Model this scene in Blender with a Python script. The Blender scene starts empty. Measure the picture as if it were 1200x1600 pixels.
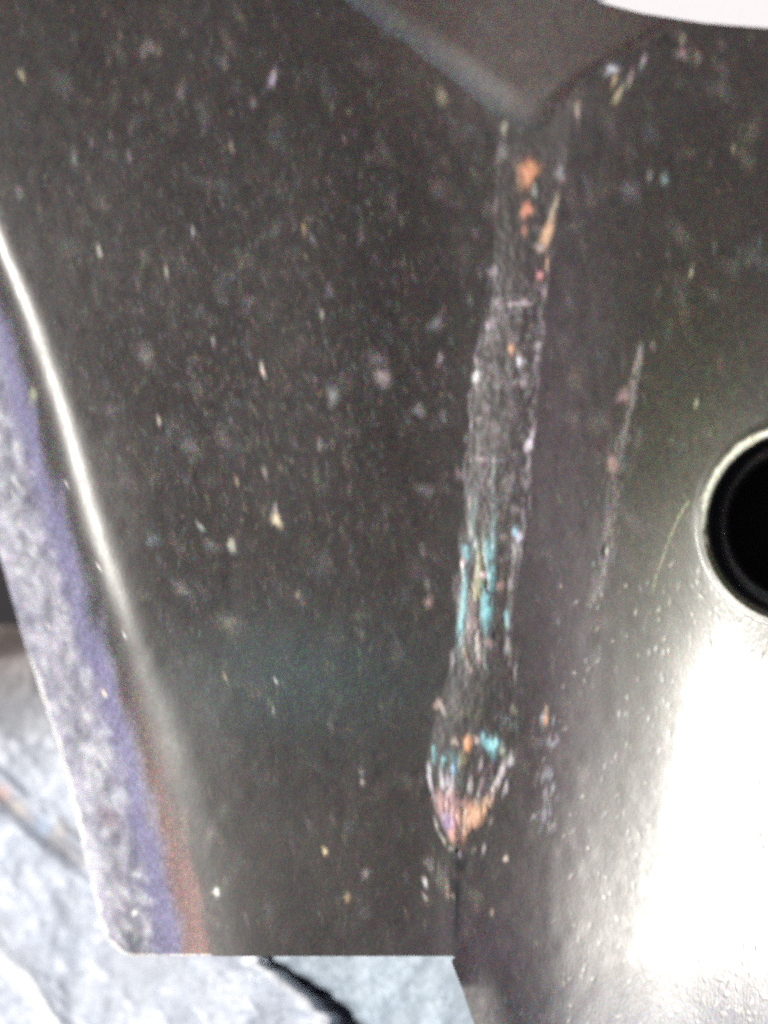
import bpy, math
import numpy as np
from mathutils import Vector

# ------------------------------------------------------------ camera, world, sun
scene = bpy.context.scene
D = 0.30                       # camera height over the panel (m)
U = 1e-4                       # one tenth of a millimetre
cam_d = bpy.data.cameras.new("camera")
cam = bpy.data.objects.new("camera", cam_d)
scene.collection.objects.link(cam)
cam.location = (0, 0, D)
cam_d.sensor_fit = 'VERTICAL'
cam_d.sensor_height = 36
cam_d.lens = 36 * D / 0.16
cam_d.clip_start = 0.005
cam_d.clip_end = 50
cam_d.dof.use_dof = True
cam_d.dof.focus_distance = 0.2915
cam_d.dof.aperture_fstop = 4.2
scene.camera = cam

SUN_DIR = Vector((-0.468, 0.035, 0.88)).normalized()
world = bpy.data.worlds.new("World")
scene.world = world
world.use_nodes = True
wn = world.node_tree.nodes
bg = wn["Background"]
sky = wn.new("ShaderNodeTexSky")
sky.sky_type = 'NISHITA'
sky.sun_disc = False
sky.sun_elevation = math.asin(SUN_DIR.z)
sky.sun_rotation = math.atan2(SUN_DIR.x, SUN_DIR.y)
bg.inputs["Strength"].default_value = 0.05
world.node_tree.links.new(sky.outputs[0], bg.inputs["Color"])

sd = bpy.data.lights.new("sun", 'SUN')
sd.energy = 4.9
sd.angle = math.radians(0.53)
sd.color = (1.0, 0.965, 0.90)
so = bpy.data.objects.new("sun", sd)
scene.collection.objects.link(so)
so.location = SUN_DIR * 2
so.rotation_euler = SUN_DIR.to_track_quat('Z', 'Y').to_euler()

vs = scene.view_settings
vs.view_transform = 'Standard'
vs.look = 'None'
vs.exposure = 0.35
vs.gamma = 1
vs.use_curve_mapping = False
scene.cycles.use_denoising = False
scene.cycles.max_bounces = 6
scene.cycles.filter_width = 2.5
scene.cycles.use_adaptive_sampling = True
scene.cycles.adaptive_threshold = 1.0
scene.cycles.adaptive_min_samples = 16

# ------------------------------------------------------------ helpers
rng = np.random.default_rng(11)


def P(px, py, z):
    """tenths of a millimetre on the focus plane + height -> metres, array-wise"""
    z = z * U
    k = (D - z) / D * U
    return np.stack([(px - 600) * k, (800 - py) * k, z], -1)


def ss(a, b, x):
    t = np.clip((x - a) / (b - a), 0, 1)
    return t * t * (3 - 2 * t)


def line(pts):
    """smooth x(py) from a list of (x, py)"""
    ys = np.array([p[1] for p in pts], float)
    xs = np.array([p[0] for p in pts], float)
    yy = np.arange(ys[0], ys[-1] + 1)
    xx = np.interp(yy, ys, xs)
    k = 25
    pad = np.pad(xx, k, mode='reflect', reflect_type='odd')
    xx = np.convolve(pad, np.ones(2 * k + 1) / (2 * k + 1), 'valid')
    return lambda py: np.interp(py, yy, xx)


def jag(n, amp, step, seed):
    r = np.random.default_rng(seed)
    m = n // step + 2
    return np.interp(np.arange(n), np.arange(m) * step, r.normal(0, amp, m))


def mesh_from(name, verts, faces, mat, parent=None, cols=None, smooth=True):
    me = bpy.data.meshes.new(name)
    verts = np.asarray(verts, np.float32)
    faces = np.asarray(faces, np.int32)
    n = faces.shape[1]
    me.vertices.add(len(verts))
    me.vertices.foreach_set("co", verts.ravel())
    me.loops.add(faces.size)
    me.loops.foreach_set("vertex_index", faces.ravel())
    me.polygons.add(len(faces))
    me.polygons.foreach_set("loop_start", np.arange(0, faces.size, n, dtype=np.int32))
    me.polygons.foreach_set("loop_total", np.full(len(faces), n, np.int32))
    me.update(calc_edges=True)
    me.validate()
    le = np.empty(len(me.loops), np.int32)
    me.loops.foreach_get("edge_index", le)
    cnt = np.bincount(le, minlength=len(me.edges))
    me.edges.foreach_set("use_edge_sharp", cnt == 1)
    me.polygons.foreach_set("use_smooth", np.full(len(me.polygons), smooth))
    if cols is not None:
        ca = me.color_attributes.new("paint", 'FLOAT_COLOR', 'POINT')
        c = np.zeros((len(verts), 4), np.float32)
        c[:, :cols.shape[1]] = cols
        ca.data.foreach_set("color", c.ravel())
    me.materials.append(mat)
    o = bpy.data.objects.new(name, me)
    scene.collection.objects.link(o)
    if parent:
        o.parent = parent
    return o


def thing(name, label, cat, group=None):
    o = bpy.data.objects.new(name, None)
    scene.collection.objects.link(o)
    o.empty_display_size = 0.01
    o["label"] = label
    o["category"] = cat
    if group:
        o["group"] = group
    return o


def quads(nr, nc):
    i = np.arange(nr - 1)[:, None] * nc + np.arange(nc - 1)[None]
    i = i.ravel()
    return np.stack([i, i + nc, i + nc + 1, i + 1], -1)


# value noise on a canvas
def vnoise(h, w, cy, cx, r):
    gh, gw = int(h / cy) + 3, int(w / cx) + 3
    g = r.random((gh, gw))
    y = np.arange(h) / cy
    x = np.arange(w) / cx
    yi, xi = y.astype(int), x.astype(int)
    fy, fx = (y - yi), (x - xi)
    fy = (fy * fy * (3 - 2 * fy))[:, None]
    fx = (fx * fx * (3 - 2 * fx))[None]
    a = g[yi][:, xi]; b = g[yi][:, xi + 1]; c = g[yi + 1][:, xi]; d = g[yi + 1][:, xi + 1]
    return (a * (1 - fx) + b * fx) * (1 - fy) + (c * (1 - fx) + d * fx) * fy


# ------------------------------------------------------------ panel outlines
HL = line([(-130, -100), (-75, 180), (0, 380), (50, 500), (100, 650), (150, 840), (205, 1000), (255, 1150), (290, 1290), (322, 1400), (338, 1500)])
SIL = line([(-260, -100), (-160, 350), (-80, 620), (2, 875), (40, 1010), (80, 1130), (106, 1220), (140, 1370), (158, 1440), (162, 1500)])
SL = line([(820, -100), (790, 150), (778, 240), (772, 460), (738, 600), (731, 780), (718, 900), (716, 1010), (690, 1090), (668, 1180), (670, 1210), (682, 1275), (712, 1326), (712, 1495)])
SR = line([(900, -100), (895, 150), (884, 240), (866, 350), (850, 480), (836, 640), (823, 800), (801, 930), (799, 1010), (808, 1100), (806, 1190), (772, 1268), (715, 1326), (714, 1495)])
XB = line([(1520, -100), (1420, 450), (1290, 650), (1220, 800), (1190, 930), (1152, 1050), (1120, 1200), (1088, 1350), (1062, 1500), (1040, 1900)])
HOLE = (1251, 820)
HR = 148

# canvases: columns -300..1500, rows -200..1900
CX0, CY0, CW, CH = -300, -200, 1800, 2100
gx = np.arange(CW)[None] + CX0 + np.zeros((CH, 1))
gy = np.arange(CH)[:, None] + CY0 + np.zeros((1, CW))
col = np.zeros((CH, CW, 3), np.float32)
dsp = np.zeros((CH, CW), np.float32)
col[:] = (0.0215, 0.0158, 0.0120)
# tints: violet brown beside the seam; painted reflections bluish low left, olive round hole
for (x, y, a, b, c, k) in [(880, 900, 75, 520, (.027, .0145, .0195), .95), (760, 1480, 120, 90, (.027, .016, .022), .85), (1120, 1620, 260, 90, (.075, .075, .105), .8), (250, 1250, 90, 300, (.030, .026, .023), .6),  # lilac one paints in the sky reflection low on the right plate
                           (455, 1060, 190, 95, (.020, .033, .031), .9), (1090, 820, 130, 330, (.044, .046, .016), .6), (700, 60, 160, 120, (.034, .022, .018), .8)]:
    q = (np.exp(-((gx - x) / a) ** 2 - ((gy - y) / b) ** 2) * k)[..., None]
    col[:] = col * (1 - q) + np.array(c) * q
rgh = np.zeros((CH, CW), np.float32)

r0 = np.random.default_rng(3)
mott = vnoise(CH, CW, 60, 45, r0) * .5 + vnoise(CH, CW, 18, 12, r0) * .3 + vnoise(CH, CW, 12, 4, r0) * .2
col *= (0.75 + 0.5 * mott)[..., None]
dsp += (vnoise(CH, CW, 220, 170, r0) - .5) * 5 * (1 - .75 * ss(820, 980, gx))
dsp += (vnoise(CH, CW, 30, 20, r0) - .5) * 0.35 * (1 - .6 * ss(900, 1050, gx))


frag_n = vnoise(CH, CW, 30, 4.5, r0) * .65 + vnoise(CH, CW, 9, 3, r0) * .35


def splat(x, y, a, b, lean, c, op, bump=0.0, hard=1.15, frag=0.0):
    """a chip, dust mark or painted glint: half width a, half length b, leaning, colour c"""
    R = int(max(a, b) * 2.4 + 3)
    x0, y0 = int(x - R - CX0), int(y - R - CY0)
    x1, y1 = x0 + 2 * R, y0 + 2 * R
    if x0 < 0 or y0 < 0 or x1 > CW or y1 > CH:
        return
    X = gx[y0:y1, x0:x1] - x
    Y = gy[y0:y1, x0:x1] - y
    ca, sa = math.cos(lean), math.sin(lean)
    u = (X * ca + Y * sa) / a
    v = (-X * sa + Y * ca) / b
    ang = np.arctan2(v, u)
    ph = rng.random(3) * 6.28
    wob = 1 + .14 * np.sin(2 * ang + ph[0]) + .10 * np.sin(3 * ang + ph[1]) + .06 * np.sin(5 * ang + ph[2])
    d = (u * u + v * v) / wob ** 2
    m = np.exp(-d ** hard * 0.9) * op
    if frag:
        m = m * (1 - frag + frag * ss(.36, .56, frag_n[y0:y1, x0:x1] + .12 * (1 - np.clip(d, 0, 1))))
    col[y0:y1, x0:x1] = col[y0:y1, x0:x1] * (1 - m[..., None]) + np.array(c) * m[..., None]
    dsp[y0:y1, x0:x1] += bump * m


# dust and fine chips all over the black paint
tones = [(.20, .19, .18), (.24, .20, .19), (.16, .18, .19), (.26, .23, .17), (.22, .17, .18)]
for i in range(3200):
    x, y = rng.uniform(-150, 1290), rng.uniform(-100, 1650)
    s = rng.random() ** 3
    splat(x, y, 1.3 + 2.2 * s, 3 + 8 * s, rng.normal(-.12, .12), tones[rng.integers(5)], rng.uniform(.04, .22) * (0.4 + .8 * s))
for i in range(320):
    x, y = rng.uniform(-50, 1290), rng.uniform(-50, 1500)
    splat(x, y, rng.uniform(5, 14), rng.uniform(9, 22), rng.normal(-.2, .4), tones[rng.integers(5)], rng.uniform(.05, .16))
# a cloud of finer dust across the middle of the left plate
for i in range(1500):
    x, y = rng.normal(430, 190), rng.normal(560, 230)
    splat(x, y, rng.uniform(1.2, 3), rng.uniform(3, 9), rng.normal(-.15, .2), tones[rng.integers(5)], rng.uniform(.05, .22))
W = (.75, .72, .66)
for (x, y, a, b, l, c, op) in [
    (432, 812, 5, 10, -.3, (.85, .72, .5), 1), (362, 852, 5, 8, -.3, (.7, .66, .55), .8), (430, 795, 2.5, 8, -.1, W, .5),
    (155, 393, 3, 8, -.25, W, .6), (260, 425, 2.5, 8, -.1, (.6, .62, .5), .5), (301, 362, 2, 8, -.1, W, .45),
    (598, 590, 9, 12, 0, (.42, .33, .34), .75), (590, 562, 10, 8, 0, (.3, .25, .25), .4), (682, 506, 9, 10, .4, (.3, .28, .3), .5),
    (410, 578, 2.5, 9, -.2, (.8, .68, .6), .9), (503, 492, 2, 6, 0, W, .5), (333, 533, 2.5, 8, -.1, W, .35),
    (248, 657, 2, 9, -.2, (.75, .66, .55), .65), (226, 555, 8, 14, -.2, (.3, .29, .28), .5), (520, 618, 8, 11, 0, (.36, .38, .38), .55),
    (500, 695, 4, 9, 0, (.36, .34, .32), .4), (298, 695, 12, 10, .6, (.22, .21, .2), .4), (175, 640, 9, 9, 0, (.2, .19, .19), .4),
    (425, 125, 4, 11, .15, (.45, .36, .45), .7), (428, 118, 3, 12, .1, (.4, .36, .4), .5), (230, 75, 9, 13, .1, (.22, .21, .18), .5), (395, 160, 3, 9, -.1, (.3, .26, .28), .5),
    (282, 145, 5, 12, 0, (.24, .22, .2), .45), (34, 118, 3.5, 9, -.3, (.5, .48, .3), .6), (352, 100, 4, 10, 0, (.24, .2, .17), .5),
    (475, 358, 2.5, 8, -.2, (.5, .36, .2), .6), (488, 372, 4, 10, -.4, (.26, .24, .25), .5), (362, 230, 2.5, 10, -.2, (.34, .32, .24), .6),
    (388, 472, 7, 9, 0, (.22, .2, .22), .4), (515, 455, 5, 10, 0, (.24, .2, .24), .4), (202, 245, 3, 10, -.2, (.3, .28, .28), .5),
    (116, 248, 5, 10, -.2, (.25, .25, .26), .5), (30, 300, 4, 10, -.2, (.3, .28, .3), .4), (240, 845, 9, 8, 0, (.2, .22, .24), .4),
    (313, 823, 3, 7, -.5, (.5, .52, .5), .6), (330, 852, 12, 6, .5, (.24, .22, .22), .5), (370, 752, 2.5, 8, -.3, (.5, .35, .26), .6),
    (414, 738, 2.5, 9, -.2, (.5, .45, .42), .6), (338, 1394, 4.5, 5, 0, (.9, .9, .85), 1), (508, 1330, 3.5, 5, 0, (.7, .56, .34), .9),
    (543, 1402, 3.5, 7, .2, (.5, .34, .22), .7), (571, 1365, 6, 6, .3, (.4, .34, .32), .5), (566, 1222, 3, 4, 0, (.6, .52, .45), .7), (565, 1206, 4, 5, 0, (.3, .28, .26), .6),
    (431, 1064, 1.8, 5, -.4, W, .8), (427, 1110, 1.4, 6, 0, W, .4), (465, 930, 2, 5, 0, (.6, .4, .3), .6), (355, 972, 12, 12, 0, (.30, .28, .22), .5),
    (285, 920, 14, 9, .8, (.22, .21, .2), .5), (352, 1058, 2, 9, -.3, (.5, .38, .28), .5), (690, 150, 7, 12, 0, (.3, .26, .18), .6),
    (655, 640, 6, 9, 0, (.36, .34, .34), .5), (688, 560, 3, 9, 0, (.4, .34, .38), .6), (693, 650, 3, 11, -.1, (.3, .26, .26), .5),
    (665, 765, 12, 8, 0, (.26, .22, .22), .45), (716, 740, 4, 8, 0, (.4, .28, .28), .5), (660, 860, 4, 9, 0, (.26, .25, .24), .4),
    (670, 940, 5, 8, 0, (.42, .26, .26), .7), (668, 912, 3, 9, -.3, (.24, .2, .2), .6), (690, 1100, 3, 8, -.4, (.4, .34, .3), .7), (682, 1102, 4, 5, 0, (.4, .26, .22), .6),
    (1015, 275, 4, 9, 0, (.3, .3, .3), .45), (1038, 280, 5, 8, .2, (.26, .32, .32), .6), (1146, 232, 2.5, 7, .1, (.4, .32, .26), .5),
    (1080, 425, 2, 9, .3, (.5, .48, .36), .6), (1020, 540, 4, 5, 0, (.4, .28, .24), .5), (1088, 630, 2, 7, .3, (.6, .58, .4), .6),
    (954, 108, 8, 8, 0, (.46, .47, .52), .95), (960, 125, 3, 9, .3, (.5, .36, .2), .8), (966, 148, 4, 11, .5, (.45, .38, .24), .8), (985, 122, 3, 12, .2, (.4, .3, .3), .7),
    (1005, 95, 4, 10, .3, (.34, .32, .32), .7), (1066, 84, 7, 8, 0, (.38, .26, .26), .6), (1066, 62, 4, 7, 0, (.36, .34, .26), .5), (902, 172, 4, 10, 0, (.44, .34, .28), .8), (1090, 90, 5, 8, 0, (.3, .22, .2), .5),
    (788, 200, 4, 9, 0, (.42, .38, .3), .8), (785, 238, 6, 14, 0, (.3, .28, .28), .6), (875, 272, 7, 8, 0, (.34, .3, .34), .6), (862, 165, 8, 5, .3, (.1, .09, .085), .6),
    (1120, 1230, 12, 4, .1, (.30, .30, .29), .5),
    (853, 1124, 2.6, 9, 0, (.7, .40, .22), .95), (854, 1108, 2, 6, 0, (.6, .45, .3), .7),
]:
    splat(x, y, a * 1.1, b * 1.1, l, c, op * .72, bump=.15)
# chipped vertical scratch on the right plate
scx = line([(1000, 540), (992, 590), (983, 650), (965, 700), (957, 760), (952, 830), (946, 870), (935, 920), (915, 960)])
for i in range(260):
    y = rng.uniform(545, 950)
    w = 5 + 10 * rng.random() * (y > 680)
    splat(scx(y) + rng.normal(0, w * .6), y, rng.uniform(1, 2.6), rng.uniform(4, 13), rng.normal(.15, .12), tones[rng.integers(5)], rng.uniform(.05, .34))
splat(957, 725, 7, 14, 0, (.32, .2, .17), .7)
splat(975, 618, 10, 9, 0, (.32, .22, .21), .7)
splat(945, 862, 3, 8, 0, (.008, .008, .008), .9, -1)
# yellow-green hairline near the hole
for i in range(46):
    t = i / 45
    splat(1078 - 58 * t ** .75 + rng.normal(0, .9), 782 + 140 * t, rng.uniform(.7, 1.7), 4.0, .6 - .4 * t, (.40, .42, .22), rng.uniform(.05, .55) * (1 - .5 * t), bump=.3)
# white glints painted in as pale specks, lower right
for i in range(520):
    y = rng.uniform(880, 1620)
    x = 1200 - 330 * rng.random() ** 1.3 + rng.normal(0, 12)
    if x < 1010 - (y - 1100) * .25 + 60 * rng.random() - 60:
        if rng.random() < .5:
            continue
    splat(x, y, rng.uniform(.8, 1.5), rng.uniform(2.0, 5.5), rng.normal(.2, .3), (.50, .50, .44), rng.uniform(.15, .8) ** 1.3, bump=.5)
for i in range(50):
    splat(rng.normal(852, 9) - 0, rng.uniform(1120, 1300), 1.8, rng.uniform(4, 10), .2, (.4, .39, .44), rng.uniform(.1, .45), bump=.2)

# ---- the scraped strip: layers of old paint showing through
wS = SR(gy) - SL(gy)
tS = (gx - SL(gy)) / np.maximum(wS, 1)
inS = (tS > 0) & (tS < 1) & (gy > 225) & (gy < 1326)
pit = vnoise(CH, CW, 9, 5, r0) * .55 + vnoise(CH, CW, 22, 8, r0) * .45
fib = vnoise(CH, CW, 34, 3.2, r0)
k = np.clip((pit - .40) * 2.0, 0, 1) * .6 + np.clip((fib - .55) * 2.2, 0, 1) * .45
k *= ss(380, 620, gy) * .75 + .25
k *= 1 - .55 * ss(1030, 1070, gy) * (1 - ss(1130, 1160, gy))
k *= inS * np.clip(np.minimum(tS, 1 - tS) * 4.5, 0, 1)
k *= .75
base = np.array((.068, .054, .052))
col[:] = col * (1 - k[..., None]) + base * k[..., None] * (0.6 + .8 * vnoise(CH, CW, 40, 14, r0))[..., None]
dsp += inS * (pit - .5) * .7 + inS * np.sin(np.pi * np.clip(tS, 0, 1)) * 2.2 * ss(230, 500, gy) * (1 - ss(1290, 1330, gy))
# rims of the strip: pale worn edges
for i in range(150):
    y = rng.uniform(240, 1060)
    e = SL if rng.random() < .42 else SR
    g = .3 + .7 * ss(400, 700, y)
    splat(float(e(y)) + rng.normal(-2, 3.0), y, rng.uniform(1.2, 3), rng.uniform(5, 15), .06, (.30, .26, .28), rng.uniform(.1, .55) * g, bump=.7)
for i in range(260):
    y = rng.uniform(440, 900)
    splat(rng.uniform(float(SL(y)), float(SR(y))), y, rng.uniform(1.5, 5), rng.uniform(3, 9), .05, (.20, .17, .18), rng.uniform(.1, .45), bump=.5)
CY = (.17, .40, .43); CY2 = (.16, .38, .42); OR = (.50, .22, .12); PK = (.42, .24, .235); OL = (.22, .20, .09); PL = (.46, .42, .45)
for (x, y, a, b, l, c, op) in [
    (825, 271, 15, 19, 0, OR, .95), (823, 328, 8, 13, 0, (.55, .22, .14), .9), (820, 362, 6, 9, 0, (.4, .17, .1), .6), (836, 298, 5, 9, .1, (.22, .23, .2), .7),
    (855, 365, 8, 24, .25, (.5, .31, .19), .95), (866, 325, 4, 22, .25, (.34, .28, .2), .8), (845, 386, 8, 8, 0, (.24, .2, .2), .7),
    (843, 430, 6, 7, 0, (.62, .24, .25), .95), (854, 414, 4, 12, .1, (.45, .28, .2), .8), (851, 455, 5, 14, .1, (.26, .2, .2), .7), (772, 424, 7, 10, 0, (.26, .22, .24), .8),
    (800, 475, 18, 5, 0, (.28, .22, .23), .75), (820, 473, 8, 7, 0, (.33, .26, .28), .75), (776, 470, 6, 7, 0, (.27, .23, .24), .7), (768, 505, 9, 11, .5, (.24, .2, .22), .7),
    (845, 515, 7, 9, 0, (.34, .28, .32), .8), (841, 540, 5, 9, 0, (.32, .28, .3), .7), (800, 545, 5, 10, 0, (.6, .32, .16), .9), (813, 565, 7, 8, 0, (.55, .52, .55), .95),
    (745, 588, 6, 8, 0, (.62, .6, .6), .95), (748, 565, 5, 9, 0, (.32, .28, .28), .7), (812, 598, 10, 8, 0, (.26, .22, .23), .6), (826, 695, 5, 12, .2, (.55, .50, .58), .95),
    (757, 717, 20, 6, 0, (.26, .2, .22), .7), (804, 745, 5, 10, 0, (.15, .13, .13), .7),
    (740, 800, 6, 60, .02, (.16, .24, .23), .55), (772, 790, 5, 60, .02, (.18, .27, .26), .55), (757, 870, 6, 60, 0, (.13, .13, .09), .5), (775, 770, 3, 10, 0, (.35, .2, .16), .7),
    (734, 862, 9, 16, -.1, CY, .9), (765, 872, 9, 34, 0, CY, .9), (742, 850, 5, 9, 0, (.5, .56, .55), .7), (750, 895, 8, 34, 0, OL, .85), (744, 925, 9, 18, 0, (.25, .23, .10), .7),
    (725, 925, 5, 44, .03, CY, .9), (720, 985, 5, 34, 0, CY, .85), (759, 950, 8, 38, 0, CY, .9), (764, 905, 6, 14, 0, CY, .8), (756, 898, 7, 6, 0, (.5, .34, .38), .9),
    (724, 880, 5, 7, 0, (.32, .18, .19), .9), (761, 912, 7, 7, 0, (.004, .004, .004), .95), (738, 970, 11, 38, -.05, (.17, .13, .125), .9), (748, 1010, 6, 26, -.15, (.30, .24, .22), .8),
    (766, 1005, 10, 9, 0, (.24, .16, .16), .8), (770, 992, 6, 7, 0, (.02, .02, .02), .8), (724, 1022, 5, 9, 0, (.4, .34, .2), .8), (733, 1040, 4, 16, -.35, (.30, .24, .22), .7), (757, 1030, 4, 20, -.25, (.14, .19, .18), .6),
    (805, 832, 5, 8, 0, (.26, .50, .58), .9), (812, 838, 6, 8, 0, (.55, .52, .62), .8), (803, 862, 4, 20, .05, (.42, .38, .36), .75), (798, 920, 4, 26, .05, (.38, .35, .33), .7),
    (792, 965, 3.5, 14, 0, (.26, .48, .50), .8), (782, 915, 5, 9, .3, (.32, .2, .18), .5), (793, 1010, 4, 16, 0, (.32, .30, .30), .6), (800, 850, 3, 50, .03, (.3, .27, .27), .4),
    (690, 1105, 3, 14, -.4, (.34, .30, .27), .8), (683, 1103, 5, 6, 0, (.34, .24, .2), .6), (735, 1115, 22, 10, 0, (.07, .06, .03), .5),
    (803, 1110, 5, 10, 0, (.25, .22, .16), .6), (795, 1130, 12, 16, .2, (.09, .11, .095), .6),
    # teeth just above the pointed end
    (731, 1162, 7, 12, 0, (.62, .28, .13), .9), (712, 1160, 8, 6, .4, (.3, .22, .2), .8), (744, 1156, 5, 8, 0, (.4, .3, .26), .8),
    (765, 1165, 10, 18, -.25, CY, .95), (774, 1162, 8, 12, 0, (.3, .6, .6), .9), (783, 1172, 6, 8, 0, (.30, .36, .26), .8), (757, 1150, 3, 9, 0, CY, .8),
    (679, 1178, 4, 14, 0, CY, .9), (694, 1188, 4, 14, 0, CY, .9), (709, 1188, 7, 16, 0, CY, .95), (708, 1200, 4, 14, .1, (.16, .32, .55), .7),
    (671, 1210, 3.5, 16, -.1, (.55, .52, .55), .9), (692, 1222, 4, 20, -.12, PL, .95), (702, 1228, 3, 24, -.12, PL, .9), (707, 1225, 2.5, 20, -.05, PL, .8), (675, 1235, 2.5, 16, -.2, PL, .8),
    (722, 1190, 6, 14, .1, OL, .55), (720, 1215, 9, 18, 0, (.05, .05, .045), .8), (735, 1228, 4, 12, .2, (.4, .36, .36), .8), (752, 1195, 3, 14, .3, (.3, .25, .26), .8),
    (758, 1215, 4, 22, .35, (.25, .17, .2), .8), (745, 1250, 3, 14, .3, (.5, .46, .46), .7), (783, 1210, 5, 22, .3, (.46, .42, .42), .9), (800, 1188, 6, 14, .3, (.5, .46, .48), .95),
    (772, 1232, 5, 20, .35, (.42, .37, .36), .85), (790, 1232, 3, 14, .2, (.5, .46, .46), .7), (715, 1240, 8, 5, 0, (.04, .02, .02), .7), (760, 1235, 3, 18, .35, (.06, .05, .05), .6),
    # the pink and orange point itself
    (692, 1250, 13, 18, -.2, (.40, .22, .215), .95), (705, 1270, 15, 20, -.2, (.40, .22, .22), .95), (735, 1270, 18, 18, .7, (.46, .25, .17), .95), (712, 1300, 12, 17, 0, (.52, .26, .21), .95),
    (748, 1272, 8, 30, .62, (.54, .34, .21), .95), (735, 1292, 8, 22, .62, (.50, .29, .2), .95), (763, 1248, 6, 16, .55, (.46, .30, .22), .9), (702, 1284, 8, 15, -.1, (.26, .17, .30), .9),
    (696, 1275, 5, 8, 0, (.28, .20, .32), .6), (725, 1255, 5, 10, .2, (.30, .17, .16), .7), (727, 1290, 1.2, 14, .1, (.2, .1, .1), .7),
    (683, 1290, 2.5, 16, -.35, (.34, .30, .26), .85), (693, 1312, 2.5, 12, -.5, (.32, .28, .24), .8), (719, 1333, 4, 8, 0, (.36, .32, .34), .8), (706, 1326, 4, 5, -.6, (.3, .26, .22), .7),
    (757, 1325, 2.5, 14, .2, (.30, .27, .27), .7), (766, 1290, 3, 12, .3, (.3, .25, .22), .6), (743, 1328, 5, 6, 0, (.12, .11, .08), .6),
    (665, 1378, 4, 8, -.1, (.5, .48, .46), .85), (666, 1405, 3, 10, -.3, (.34, .3, .28), .7), (673, 1350, 8, 14, -.3, (.18, .15, .14), .6), (690, 1370, 14, 22, -.2, (.12, .105, .09), .6), (700, 1390, 3, 14, 0, (.3, .22, .16), .6),
    (791, 1342, 3.5, 5, 0, (.6, .45, .38), .8), (770, 1427, 3, 6, 0, (.4, .25, .2), .6), (709, 1400, 4, 6, 0, (.22, .17, .14), .6),
]:
    splat(x, y, a, b, l, c, op, bump=.6, hard=1.5, frag=.85 if y > 400 else .3)
# pits and the split seam below the point
for (x, y, a, b) in [(725, 1350, 12, 12), (716, 1388, 12, 14), (761, 912, 6, 6), (772, 992, 6, 6)]:
    splat(x, y, a * .8, b, 0, (.004, .0035, .0035), .9, bump=-.5)
for y in np.arange(1390, 1497, 3):
    splat(712 + 2 * math.sin(y * .05), y, 2.6, 5, 0, (.004, .004, .004), rng.uniform(.1, .55) ** (1 if y > 1440 else .5), bump=0)
# crack between the top brace and the right plate
for t in np.linspace(0, 1, 26):
    splat(868 + 180 * t + 6 * math.sin(t * 9), 168 - 112 * t ** .75, 6 + 5 * math.sin(t * 20), 8, .7, (.006, .006, .006), .15 + .3 * abs(math.sin(t * 7 + 2)), bump=-1.5)

# ---- rolled left edge: worn grey paint, reflected blue and brown bands painted in
dh = gx - HL(gy)
ds = gx - SIL(gy)
fw = np.maximum(HL(gy) - SIL(gy), 20)
wv = (vnoise(CH, CW, 70, 50, r0) - .5) * 14
t = (ds + wv * .5) / fw                   # 0 at the outer edge, 1 at the crest of the bend
m1 = vnoise(CH, CW, 26, 15, r0) * .5 + vnoise(CH, CW, 60, 34, r0) * .3 + vnoise(CH, CW, 9, 4, r0) * .2
m1 = np.clip((m1 - .5) * 1.7 + .5, 0, 1)
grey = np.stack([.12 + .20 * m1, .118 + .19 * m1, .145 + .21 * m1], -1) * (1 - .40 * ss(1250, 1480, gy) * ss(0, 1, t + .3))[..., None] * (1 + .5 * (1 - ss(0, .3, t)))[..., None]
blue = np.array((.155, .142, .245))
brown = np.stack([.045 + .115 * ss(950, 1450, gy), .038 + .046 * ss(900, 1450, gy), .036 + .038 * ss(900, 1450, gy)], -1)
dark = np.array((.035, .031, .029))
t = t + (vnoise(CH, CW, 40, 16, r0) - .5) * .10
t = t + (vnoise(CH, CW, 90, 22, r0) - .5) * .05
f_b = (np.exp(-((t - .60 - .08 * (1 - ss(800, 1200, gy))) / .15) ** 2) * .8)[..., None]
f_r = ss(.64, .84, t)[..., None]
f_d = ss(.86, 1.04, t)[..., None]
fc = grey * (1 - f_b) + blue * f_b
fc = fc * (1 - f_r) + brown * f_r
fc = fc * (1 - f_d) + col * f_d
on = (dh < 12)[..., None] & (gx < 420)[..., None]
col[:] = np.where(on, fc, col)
for i in range(160):
    y = rng.uniform(500, 1490)
    x = float(SIL(y)) + rng.uniform(.05, .5) * float(HL(y) - SIL(y))
    splat(x, y, rng.uniform(3, 9), rng.uniform(5, 16), rng.normal(-.4, .2), (.50, .50, .52), rng.uniform(.15, .6), bump=.3)
for i in range(14):
    y = rng.uniform(700, 1490)
    x = float(SIL(y)) + rng.uniform(.1, .95) * float(HL(y) - SIL(y))
    splat(x, y, 1.1, rng.uniform(4, 9), -.5, (.8, .78, .76), rng.uniform(.3, .8), bump=.4)
splat(172, 1278, 22, 15, .3, (.16, .12, .14), .7)
splat(210, 1427, 3, 4, 0, (.9, .88, .8), .9)
splat(163, 1084, 2, 7, -.4, (.9, .8, .6), .9)
splat(52, 617, 6, 9, 0, (.3, .3, .2), .8)
for i in range(400):  # highlight on the hole's upper-left rim, painted as pale marks
    an = rng.normal(4.0, .33)
    rad = HR + abs(rng.normal(0, 3.2)) + 1
    x, y = HOLE[0] + rad * math.cos(an), HOLE[1] + rad * math.sin(an)
    splat(x, y, 2.2, 7, an + 0.0, (.60, .60, .48), rng.uniform(.1, .5), hard=1.0)
rgh += .085 * ss(1000, 1350, gy) * (gx < 712) + .08 * np.exp(-((gx - 450) / 190) ** 2 - ((gy - 1050) / 95) ** 2)
rgh += .13 * ss(950, 1500, gy) * (np.abs(gx - HL(gy)) < 150) * np.exp(-((gx - HL(gy)) / 70) ** 2)
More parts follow.
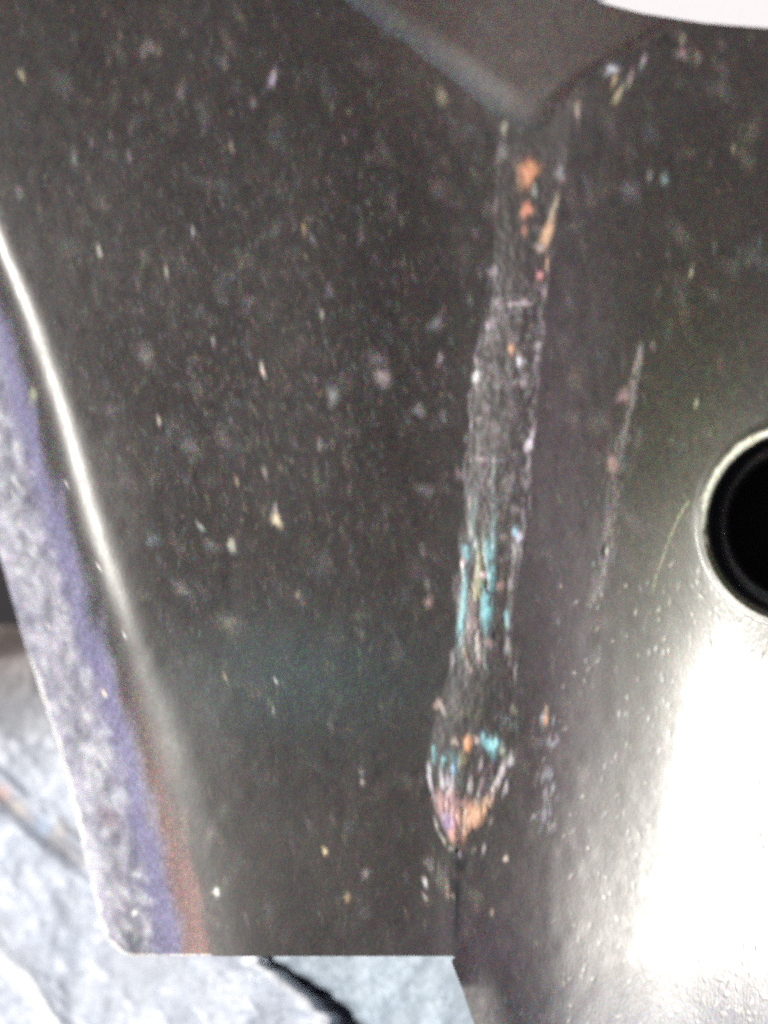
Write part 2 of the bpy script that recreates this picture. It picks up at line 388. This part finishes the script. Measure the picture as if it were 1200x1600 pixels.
rgh += .08 * ss(600, 1000, gy) * np.exp(-((gx - 1000) / 90) ** 2)
rgh += .055 * np.exp(-((gx - HL(gy)) / 60) ** 2)
rgh -= .035 * (1 - ss(250, 950, gy)) * (1 - ss(500, 800, gx) * (1 - ss(150, 260, gy)))
rgh += .06 * np.exp(-((gx - 760) / 130) ** 2 - ((gy - 100) / 130) ** 2)
rgh -= .055 * ss(-140, 0, gx - XB(gy)) * ss(880, 1000, gy)
# bare bright rim
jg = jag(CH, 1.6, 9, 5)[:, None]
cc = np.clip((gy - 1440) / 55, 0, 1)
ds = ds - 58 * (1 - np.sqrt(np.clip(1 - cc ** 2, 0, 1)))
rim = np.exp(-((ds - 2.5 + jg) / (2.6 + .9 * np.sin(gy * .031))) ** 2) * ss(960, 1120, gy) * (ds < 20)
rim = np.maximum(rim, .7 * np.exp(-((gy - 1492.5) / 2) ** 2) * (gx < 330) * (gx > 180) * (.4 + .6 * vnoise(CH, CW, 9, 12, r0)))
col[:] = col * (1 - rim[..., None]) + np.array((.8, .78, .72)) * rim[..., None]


def samp(A, px, py):
    x = np.clip(px - CX0, 0, CW - 1.001)
    y = np.clip(py - CY0, 0, CH - 1.001)
    xi, yi = x.astype(int), y.astype(int)
    fx, fy = x - xi, y - yi
    if A.ndim == 3:
        fx, fy = fx[..., None], fy[..., None]
    return (A[yi, xi] * (1 - fx) + A[yi, xi + 1] * fx) * (1 - fy) + (A[yi + 1, xi] * (1 - fx) + A[yi + 1, xi + 1] * fx) * fy


# ---- height of the body in tenths of a millimetre (integrated slopes)
sl = np.zeros((CH, CW))
# right plate swells towards the camera
ramp = ss(-400, 60, gx - XB(gy))
sl += 0.37 * ramp ** 1.7 * (gx > 700)
sl += -0.07 * (1 - ss(560, 760, gx))
# left bend: slope grows to the left
bw = np.interp(gy, [-100, 400, 900, 1500], [.55, .65, 1.0, 1.75])
u = -dh / bw
bend = 1.0 * ss(-40, 80, -dh / bw)
sl += np.where(gx < 560, bend, 0)
# valley by the seam
sl += -0.05 * np.exp(-((gx - 640) / 90) ** 2) + .05 * np.exp(-((gx - 900) / 80) ** 2)
hgt = np.cumsum(sl, 1)
ref = hgt[:, 720 - CX0][:, None]
hgt = hgt - ref
k9 = 41
kern = np.ones(k9) / k9
hgt = np.apply_along_axis(lambda c: np.convolve(np.pad(c, k9 // 2, mode='edge'), kern, 'valid'), 0, hgt)
tl = 0.075 - .06 * np.exp(-((gy[:, :1] - 1080) / 190) ** 2)
th = np.cumsum(tl, 0)
hgt += th - th[1495 - CY0]
hgt += -18 * np.exp(-(((gx - 470) / 210) ** 2 + ((gy - 1080) / 110) ** 2)) * .10
hgt += -0.00012 * np.clip(gy - 1410, 0, 400) ** 2 * ss(690, 900, gx)
# raised collar of pressed metal round the hole
rr = np.hypot(gx - HOLE[0], gy - HOLE[1])
lo_ = np.interp(gy, [1495, 1504, 1520, 1545, 1600, 1800], [714, 706, 712, 722, 741, 790])
hgt -= 15 * (1 - ss(-50, 62, gx - lo_)) * ss(1495, 1545, gy) * (gx > 700)
hgt_plain = hgt.copy()
hgt = hgt + dsp
hgt += .10 * np.clip(HR + 24 - rr, 0, 24) * (1 - .9 * ss(730, 880, gy)) - np.clip(1 - (rr - HR) / 5, 0, 1) ** 2 * 4


# ------------------------------------------------------------ materials
def new_mat(name):
    m = bpy.data.materials.new(name)
    m.use_nodes = True
    n = m.node_tree.nodes
    return m, n, m.node_tree.links, n["Principled BSDF"]


def nz(n, l, scale, detail, vec, rough=.5):
    t = n.new("ShaderNodeTexNoise")
    t.inputs["Scale"].default_value = scale
    t.inputs["Detail"].default_value = detail
    t.inputs["Roughness"].default_value = rough
    l.new(vec, t.inputs["Vector"])
    return t


def mapping(n, l, s, rot=(0, 0, 0)):
    tc = n.new("ShaderNodeTexCoord")
    mp = n.new("ShaderNodeMapping")
    mp.inputs["Scale"].default_value = s
    mp.inputs["Rotation"].default_value = rot
    l.new(tc.outputs["Object"], mp.inputs["Vector"])
    return mp.outputs[0]


def math_n(n, l, op, a, b=None, c=None):
    t = n.new("ShaderNodeMath")
    t.operation = op
    for i, v in enumerate((a, b, c)):
        if v is None:
            continue
        if isinstance(v, (int, float)):
            t.inputs[i].default_value = v
        else:
            l.new(v, t.inputs[i])
    return t.outputs[0]


def paint_mat(name, rough, grain, bump, spec=.5, streak=True):
    """worn semi gloss paint: mesh colour x coloured grain, speckled gloss, orange peel"""
    m, n, l, b = new_mat(name)
    at = n.new("ShaderNodeAttribute")
    at.attribute_name = "paint"
    v1 = mapping(n, l, (1, .42, 1), (0, 0, .12))
    v2 = mapping(n, l, (1, .8, 1))
    # microscopic coloured flakes in the lacquer, each cell its own tint
    sc = n.new("ShaderNodeVectorMath"); sc.operation = 'SCALE'
    l.new(v2, sc.inputs[0]); sc.inputs["Scale"].default_value = 26000
    fl = n.new("ShaderNodeVectorMath"); fl.operation = 'FLOOR'
    l.new(sc.outputs[0], fl.inputs[0])
    wn_ = n.new("ShaderNodeTexWhiteNoise"); wn_.noise_dimensions = '3D'
    l.new(fl.outputs[0], wn_.inputs["Vector"])
    pw = n.new("ShaderNodeVectorMath"); pw.operation = 'MULTIPLY'
    l.new(wn_.outputs["Color"], pw.inputs[0]); l.new(wn_.outputs["Color"], pw.inputs[1])
    pw2 = n.new("ShaderNodeVectorMath"); pw2.operation = 'MULTIPLY'
    l.new(pw.outputs[0], pw2.inputs[0]); l.new(pw.outputs[0], pw2.inputs[1])
    pw3 = n.new("ShaderNodeVectorMath"); pw3.operation = 'MULTIPLY'
    l.new(pw2.outputs[0], pw3.inputs[0]); l.new(pw2.outputs[0], pw3.inputs[1])
    pw2 = pw3
    # grain = share of the colour that sits in flakes (mean of x^8 is 1/9)
    vm = n.new("ShaderNodeVectorMath"); vm.operation = 'MULTIPLY_ADD'
    l.new(pw2.outputs[0], vm.inputs[0])
    mr = n.new("ShaderNodeMapRange")
    l.new(at.outputs["Fac"], mr.inputs["Value"])
    mr.inputs["From Min"].default_value = .03; mr.inputs["From Max"].default_value = .16
    mr.inputs["To Min"].default_value = grain; mr.inputs["To Max"].default_value = grain * .22
    l.new(math_n(n, l, 'MULTIPLY', mr.outputs[0], 9.0), vm.inputs[1])
    l.new(math_n(n, l, 'SUBTRACT', 1.0, mr.outputs[0]), vm.inputs[2])
    g2 = nz(n, l, 2600, 2.0, v1)
    mx = n.new("ShaderNodeVectorMath"); mx.operation = 'MULTIPLY'
    l.new(vm.outputs[0], mx.inputs[0])
    md_ = math_n(n, l, 'MULTIPLY_ADD', g2.outputs["Fac"], 1.6, .2)
    l.new(md_, mx.inputs[1])
    mul = n.new("ShaderNodeVectorMath"); mul.operation = 'MULTIPLY'
    l.new(at.outputs["Color"], mul.inputs[0]); l.new(mx.outputs[0], mul.inputs[1])
    l.new(mul.outputs[0], b.inputs["Base Color"])
    b.inputs["Specular IOR Level"].default_value = spec
    g3 = nz(n, l, 900, 3.0, v1, .7)
    g4 = nz(n, l, 60, 2.0, v2)
    r = math_n(n, l, 'MULTIPLY_ADD', g3.outputs["Fac"], .16, rough - .10)
    r = math_n(n, l, 'MULTIPLY_ADD', g4.outputs["Fac"], .06, r)
    r = math_n(n, l, 'ADD', r, at.outputs["Alpha"])
    l.new(r, b.inputs["Roughness"])
    g5 = nz(n, l, 3000, 2.0, v1)
    bp = n.new("ShaderNodeBump")
    bp.inputs["Strength"].default_value = bump
    bp.inputs["Distance"].default_value = 0.00006
    l.new(g5.outputs["Fac"], bp.inputs["Height"])
    l.new(bp.outputs[0], b.inputs["Normal"])
    return m


m_black = paint_mat("black_paint", .335, .95, .22, .75)
m_strip = paint_mat("scraped_paint", .40, .8, .3, .75)
m_cast = paint_mat("cast_metal", .55, .12, .3, .5)


def plain(name, c, rough, metallic=0.0, grain=.5, scale=3000, bump=.3):
    m, n, l, b = new_mat(name)
    v = mapping(n, l, (1, 1, 1))
    g = nz(n, l, scale, 3, v)
    cr = n.new("ShaderNodeMix"); cr.data_type = 'RGBA'
    cr.inputs["A"].default_value = (*[x * (1 - grain) for x in c], 1)
    cr.inputs["B"].default_value = (*[min(1, x * (1 + grain)) for x in c], 1)
    l.new(g.outputs["Fac"], cr.inputs["Factor"])
    l.new(cr.outputs["Result"], b.inputs["Base Color"])
    b.inputs["Roughness"].default_value = rough
    b.inputs["Metallic"].default_value = metallic
    bp = n.new("ShaderNodeBump")
    bp.inputs["Strength"].default_value = bump
    bp.inputs["Distance"].default_value = 0.0001
    l.new(g.outputs["Fac"], bp.inputs["Height"])
    l.new(bp.outputs[0], b.inputs["Normal"])
    return m


m_blackout = plain("blackout_black", (.004, .0038, .004), .9)
m_wall = plain("hole_wall_paint", (.016, .015, .015), .45)
m_white = plain("white_plastic", (.52, .50, .52), .5, grain=.04, scale=700, bump=.1)
m_ground = plain("asphalt", (.012, .010, .012), .9, grain=.6, scale=500, bump=1)

# ------------------------------------------------------------ ground
me = [[-1.5, -1.5, -.13], [1.5, -1.5, -.13], [1.5, 1.5, -.13], [-1.5, 1.5, -.13]]
N = 160
gxx, gyy = np.meshgrid(np.linspace(-1, 1, N), np.linspace(-1, 1, N))
gxx = np.sign(gxx) * np.abs(gxx) ** 3 * 20; gyy = np.sign(gyy) * np.abs(gyy) ** 3 * 20
gz = -.13 + .002 * np.sin(gxx * 90) * np.cos(gyy * 70)
o = mesh_from("ground", np.stack([gxx, gyy, gz], -1).reshape(-1, 3), quads(N, N)[:, ::-1], m_ground)
o["kind"] = "structure"

# ------------------------------------------------------------ the steel panel
panel = thing("steel_panel", "black painted steel panel with rolled left edge, round hole and chipped seam", "metal panel")


TEx = [500, 640, 700, 800, 860, 920, 1000, 1100, 1200, 1430]
TEy = [-95, -85, -75, -48, -22, -1, 20, 36, 44, 56]


def patch(name, fl, fr, y0, y1, ncol, step, mat, parent, zfun=None, thick=11, hole=False):
    rows = np.arange(y0, y1 + .01, step)
    tt = np.linspace(0, 1, ncol)
    xl, xr = fl(rows)[:, None], fr(rows)[:, None]
    px = xl + (xr - xl) * tt
    py = rows[:, None] + np.zeros_like(px)
    pxs, pys = px.copy(), py.copy()
    F = quads(len(rows), ncol)
    if hole:
        d = np.hypot(px - HOLE[0], py - HOLE[1])
        inside = (d < HR + 9).ravel()
        keep = ~(inside[F].any(1))
        F = F[keep]
    te = np.interp(pxs, TEx, TEy)
    if name != "left_plate":
        nr = np.abs(pys - te) <= 1.05
        pys = np.where(nr, te, pys)
        F = F[~((pys < te - .5).ravel()[F].any(1))]
    z = (zfun or (lambda a, b_: samp(hgt, a, b_)))(pxs, pys)
    V = P(pxs, pys, z).reshape(-1, 3)
    C = np.concatenate([samp(bc if name == 'top_brace' else col, pxs, pys), samp(rgh, pxs, pys)[..., None]], -1).reshape(-1, 4)
    # drop unused vertices
    used = np.zeros(len(V), bool); used[F] = True
    remap = np.cumsum(used) - 1
    o = mesh_from(name, V[used], remap[F], mat, parent, C[used])
    if thick:
        md = o.modifiers.new("thickness", 'SOLIDIFY')
        md.thickness = thick * U
        md.offset = -1
    return o


# left plate with a rounded lower left corner
def fl_left(y):
    x = SIL(y)
    c = np.clip((y - 1440) / 55, 0, 1)
    return x + 58 * (1 - np.sqrt(np.clip(1 - c ** 2, 0, 1)))


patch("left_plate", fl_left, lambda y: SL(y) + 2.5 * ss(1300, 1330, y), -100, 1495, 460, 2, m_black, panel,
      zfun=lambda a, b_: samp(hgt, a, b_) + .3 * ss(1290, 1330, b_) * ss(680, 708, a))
patch("seam_strip", lambda y: SL(y) - 3, lambda y: np.maximum(SR(y), SL(y) + .05) + 3, -100, 1326, 70, 2, m_strip, panel, thick=0, zfun=lambda a, b_: samp(hgt, a, b_) + .3)


def fl_right(y):
    lo = np.interp(y, [1495, 1504, 1520, 1545, 1600, 1800], [714, 706, 712, 722, 741, 790])
    a = np.where(y <= 1495, SR(y) - 6 * ss(1322, 1340, y), lo)
    # let the metal roll smoothly from the seam to the lower free edge
    return a


rp = patch("right_plate", fl_right, lambda y: 1420 + 0 * y, -120, 1800, 330, 2, m_black, panel, hole=True)

# ---- hole: pressed rim, wall, and an added black plug that keeps the hole dark
A = np.linspace(0, 2 * math.pi, 361)[:-1]
prof = [(HR + q, 0.25 if q < 18 else -.2) for q in (18, 17, 14, 12, 10, 8, 6, 4, 2, .5)]
prof += [(HR - 1.5, -1.2), (HR - 4, -4), (HR - 6.5, -9), (HR - 8, -16), (HR - 9, -40), (HR - 12, -58), (HR - 28, -64), (HR - 32, -70), (HR - 34, -500)]
V, F, C = [], [], []
for j, (r, dz) in enumerate(prof):
    re = max(r, HR + .5)
    x = HOLE[0] + r * np.cos(A); y = HOLE[1] + r * np.sin(A)
    xe = HOLE[0] + re * np.cos(A); ye = HOLE[1] + re * np.sin(A)
    V.append(P(x, y, samp(hgt, xe, ye) + dz))
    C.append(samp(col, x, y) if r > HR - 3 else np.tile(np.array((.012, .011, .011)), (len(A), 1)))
V = np.concatenate(V); C = np.concatenate(C)
n = len(A)
for j in range(len(prof) - 1):
    for i in range(n):
        F.append((j * n + i, (j + 1) * n + i, (j + 1) * n + (i + 1) % n, j * n + (i + 1) % n))
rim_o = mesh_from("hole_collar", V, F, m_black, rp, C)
z0 = float(samp(hgt, np.array(HOLE[0]), np.array(HOLE[1])))
x = HOLE[0] + (HR + 10) * np.cos(A); y = HOLE[1] + (HR + 10) * np.sin(A)
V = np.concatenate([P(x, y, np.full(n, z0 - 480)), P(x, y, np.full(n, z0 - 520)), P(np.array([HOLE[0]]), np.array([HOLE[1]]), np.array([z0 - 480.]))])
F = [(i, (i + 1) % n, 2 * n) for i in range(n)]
mesh_from("hole_blackout", V, F, m_blackout, rp)

# ---- pointed brace lying over the top of the panel
BL = line([(380, -140), (500, -30), (562, 20), (618, 58), (672, 96), (716, 132), (765, 175), (800, 203), (836, 222)])
BR = line([(1180, -140), (1125, -30), (1075, 28), (1030, 58), (965, 92), (915, 128), (880, 168), (862, 200), (838, 222)])


def z_brace(px, py):
    z = samp(hgt_plain, px, py)
    dl = px - BL(py)
    dr = BR(py) - px
    e = np.minimum(1, np.clip(dl, 0, 400) / 92)
    f = np.minimum(1, np.clip(dr, 0, 400) / 46)
    return z + .4 + 4.4 * (e * e * (3 - 2 * e)) * f * f * (3 - 2 * f) * (1 - .75 * ss(120, 222, py)) + .8 * samp(dsp, px, py)


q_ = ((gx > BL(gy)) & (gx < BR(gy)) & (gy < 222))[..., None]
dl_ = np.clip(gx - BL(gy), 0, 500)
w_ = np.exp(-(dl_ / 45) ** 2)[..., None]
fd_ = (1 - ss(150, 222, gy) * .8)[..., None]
tint = np.array((.046, .032, .027)) * (1 - w_) + np.array((.050, .062, .068)) * w_  # bluish highlight along the brace's left edge painted into its colour
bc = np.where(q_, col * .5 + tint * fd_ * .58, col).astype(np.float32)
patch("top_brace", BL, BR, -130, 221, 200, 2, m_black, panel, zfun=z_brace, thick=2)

# ------------------------------------------------------------ pale casting below the panel, lower left
def relief(name, fl, fr, y0, y1, ncol, step, zf, cf, mat, label, cat):
    rows = np.arange(y0, y1 + .01, step)
    tt = np.linspace(0, 1, ncol)
    px = fl(rows)[:, None] + (fr(rows) - fl(rows))[:, None] * tt
    py = rows[:, None] + np.zeros_like(px)
    z = zf(px, py)
    o = mesh_from(name, P(px, py, z).reshape(-1, 3), quads(len(rows), ncol), mat, None, cf(px, py).reshape(-1, 3))
    md = o.modifiers.new("thickness", 'SOLIDIFY')
    md.thickness = 25 * U
    md.offset = -1
    o["label"] = label
    o["category"] = cat
    return o


r1 = np.random.default_rng(21)
n1 = vnoise(CH, CW, 46, 34, r1)
n2 = vnoise(CH, CW, 18, 14, r1)
n3 = vnoise(CH, CW, 7, 5, r1)
n4 = vnoise(CH, CW, 120, 90, r1)
lump = np.zeros((CH, CW))
for i in range(330):
    x, y = r1.uniform(-280, 420), r1.uniform(1150, 1800)
    a, b_ = r1.uniform(5, 13), r1.uniform(7, 20)
    an = .7
    X, Y = gx - x, gy - y
    x0, y0_ = int(x - 50 - CX0), int(y - 50 - CY0)
    if x0 < 0 or y0_ < 0 or x0 + 100 > CW or y0_ + 100 > CH:
        continue
    S = (slice(y0_, y0_ + 100), slice(x0, x0 + 100))
    uu = (X[S] * math.cos(an) - Y[S] * math.sin(an)) / a
    vv = (X[S] * math.sin(an) + Y[S] * math.cos(an)) / b_
    lump[S] = np.maximum(lump[S], np.exp(-(uu ** 2 + vv ** 2)) * r1.uniform(.3, 1))


def groove(px, py, pts, w):
    xs = [p[0] for p in pts]; ys = [p[1] for p in pts]
    return np.interp(px, xs, ys) - py


def z_left(px, py):
    z = -270 + 80 * ss(978, 1035, py + .25 * px) + 55 * ss(120, 400, px) - 0.02 * (1500 - py) + np.zeros_like(px)
    z = z + (samp(n1, px, py) - .5) * 6 + (samp(n2, px, py) - .5) * 2.2 + (samp(n3, px, py) - .5) * .4 + 6 * samp(lump, px, py) + 16 * samp(n4, px, py)
    g = groove(px, py, [(-200, 1080), (0, 1235), (70, 1300), (130, 1345), (300, 1440)], 1)
    z = z - 5 * np.exp(-((g + 4) / 10) ** 2) + 10 * np.exp(-((g - 22) / 13) ** 2) + 8 * np.exp(-((g + 34) / 14) ** 2)
    g2 = groove(px, py, [(-200, 1330), (0, 1500), (60, 1560), (110, 1640), (200, 1800)], 1)
    z = z + 15 * np.exp(-(g2 / 34) ** 2)
    # rolled rim beside the crack
    e = CR(py) - px
    z = z + 20 * np.exp(-((e - 34) / 26) ** 2) - 46 * np.clip(1 - e / 22, 0, 1) ** 2
    return z


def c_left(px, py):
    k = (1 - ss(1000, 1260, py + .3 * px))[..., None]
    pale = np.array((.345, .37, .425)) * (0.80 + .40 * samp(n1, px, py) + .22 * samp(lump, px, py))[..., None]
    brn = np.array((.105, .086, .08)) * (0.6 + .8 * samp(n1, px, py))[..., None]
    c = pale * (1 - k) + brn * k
    g = groove(px, py, [(-200, 1080), (0, 1235), (70, 1300), (130, 1345), (300, 1440)], 1)
    g2 = groove(px, py, [(-200, 1330), (0, 1500), (60, 1560), (110, 1640), (200, 1800)], 1)
    wr = np.exp(-((g2 - 4) / 26) ** 2) * .85 + np.exp(-((CR(py) - px - 22) / 17) ** 2) * .9 + .6 * samp(lump, px, py) ** 2  # pale worn edges, with ridge and rim highlights painted in
    wr = np.clip(wr, 0, 1)[..., None]
    c = c * (1 - wr) + np.array((.70, .71, .74)) * wr
    kk = (np.exp(-((g + 2) / 14) ** 2) * .5)[..., None]
    c = c * (1 - kk) + np.array((.20, .17, .16)) * kk
    for (x, y, a, cc) in [(4, 1238, 13, (.75, .42, .30)), (68, 1292, 14, (.28, .42, .60)), (30, 1262, 12, (.66, .56, .46)), (95, 1296, 12, (.72, .6, .48))]:
        q = np.exp(-((px - x) ** 2 + (py - y) ** 2) / a ** 2)[..., None] * .4
        c = c * (1 - q) + np.array(cc) * q
    return c


CRp = line([(360, 900), (398, 1440), (418, 1495), (446, 1520), (476, 1540), (505, 1558), (525, 1580), (537, 1602), (548, 1640), (570, 1800)])
cj = jag(2200, 3.5, 8, 44)
CR = lambda y: CRp(y) + np.interp(y, np.arange(2200), cj)
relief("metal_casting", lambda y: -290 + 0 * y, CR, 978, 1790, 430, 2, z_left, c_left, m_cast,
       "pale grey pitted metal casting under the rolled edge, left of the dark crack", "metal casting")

cj2 = jag(2200, 4.5, 10, 45)
CL2p = line([(400, 900), (412, 1440), (425, 1495), (458, 1515), (484, 1536), (514, 1553), (544, 1572), (560, 1592), (570, 1615), (600, 1660), (640, 1800)])
CL2 = lambda y: CL2p(y) + np.interp(y, np.arange(2200), cj2)


def z_r(px, py):
    e = px - CL2(py)
    return -120 + (samp(n1, px, py) - .5) * 6 + (samp(n2, px, py) - .5) * 3 + (samp(n3, px, py) - .5) * 1.0 - 26 * np.clip(1 - e / 26, 0, 1) ** 2 + 10 * samp(n4, px, py)


def c_r(px, py):
    return np.array((.30, .35, .40)) * (0.80 + .22 * samp(n1, px, py) + .2 * samp(n3, px, py))[..., None]


relief("metal_block", CL2, lambda y: 900 + 0 * y, 1300, 1790, 240, 2, z_r, c_r, m_cast,
       "bluish grey metal block below the panel's straight lower edge, right of the crack", "metal block")
# bottom of the crack
def z_c(px, py):
    return -195 + (samp(n2, px, py) - .5) * 22 + (samp(n3, px, py) - .5) * 6
def c_c(px, py):
    return np.array((.30, .295, .33)) * ((0.4 + .9 * samp(n2, px, py)) * (1 - .35 * ss(1535, 1570, py)))[..., None]
relief("packed_dirt", lambda y: CR(y) - 14, lambda y: 760 + 0 * y, 1350, 1790, 150, 3, z_c, c_c, m_cast,
       "dark packed dirt filling the crack between the two pale metal pieces", "dirt")

# ------------------------------------------------------------ white curved panel, top right
xs = np.linspace(760, 1700, 90)
edge = 110 + 0 * xs
rows_n = 24
V = []
for i in range(rows_n):
    v = i / (rows_n - 1)
    off = 420 * v
    zz = -400 - 26 * (1 - min(1, off / 22)) ** 2
    V.append(P(xs, edge - off, np.full_like(xs, zz)))
V = np.concatenate(V)
wo = mesh_from("white_cover", V, quads(rows_n, len(xs))[:, ::-1], m_white)
md = wo.modifiers.new("thickness", 'SOLIDIFY')
md.thickness = 25 * U
md.offset = -1
wo["label"] = "smooth white cover behind the black panel's upper corner"
wo["category"] = "cover"
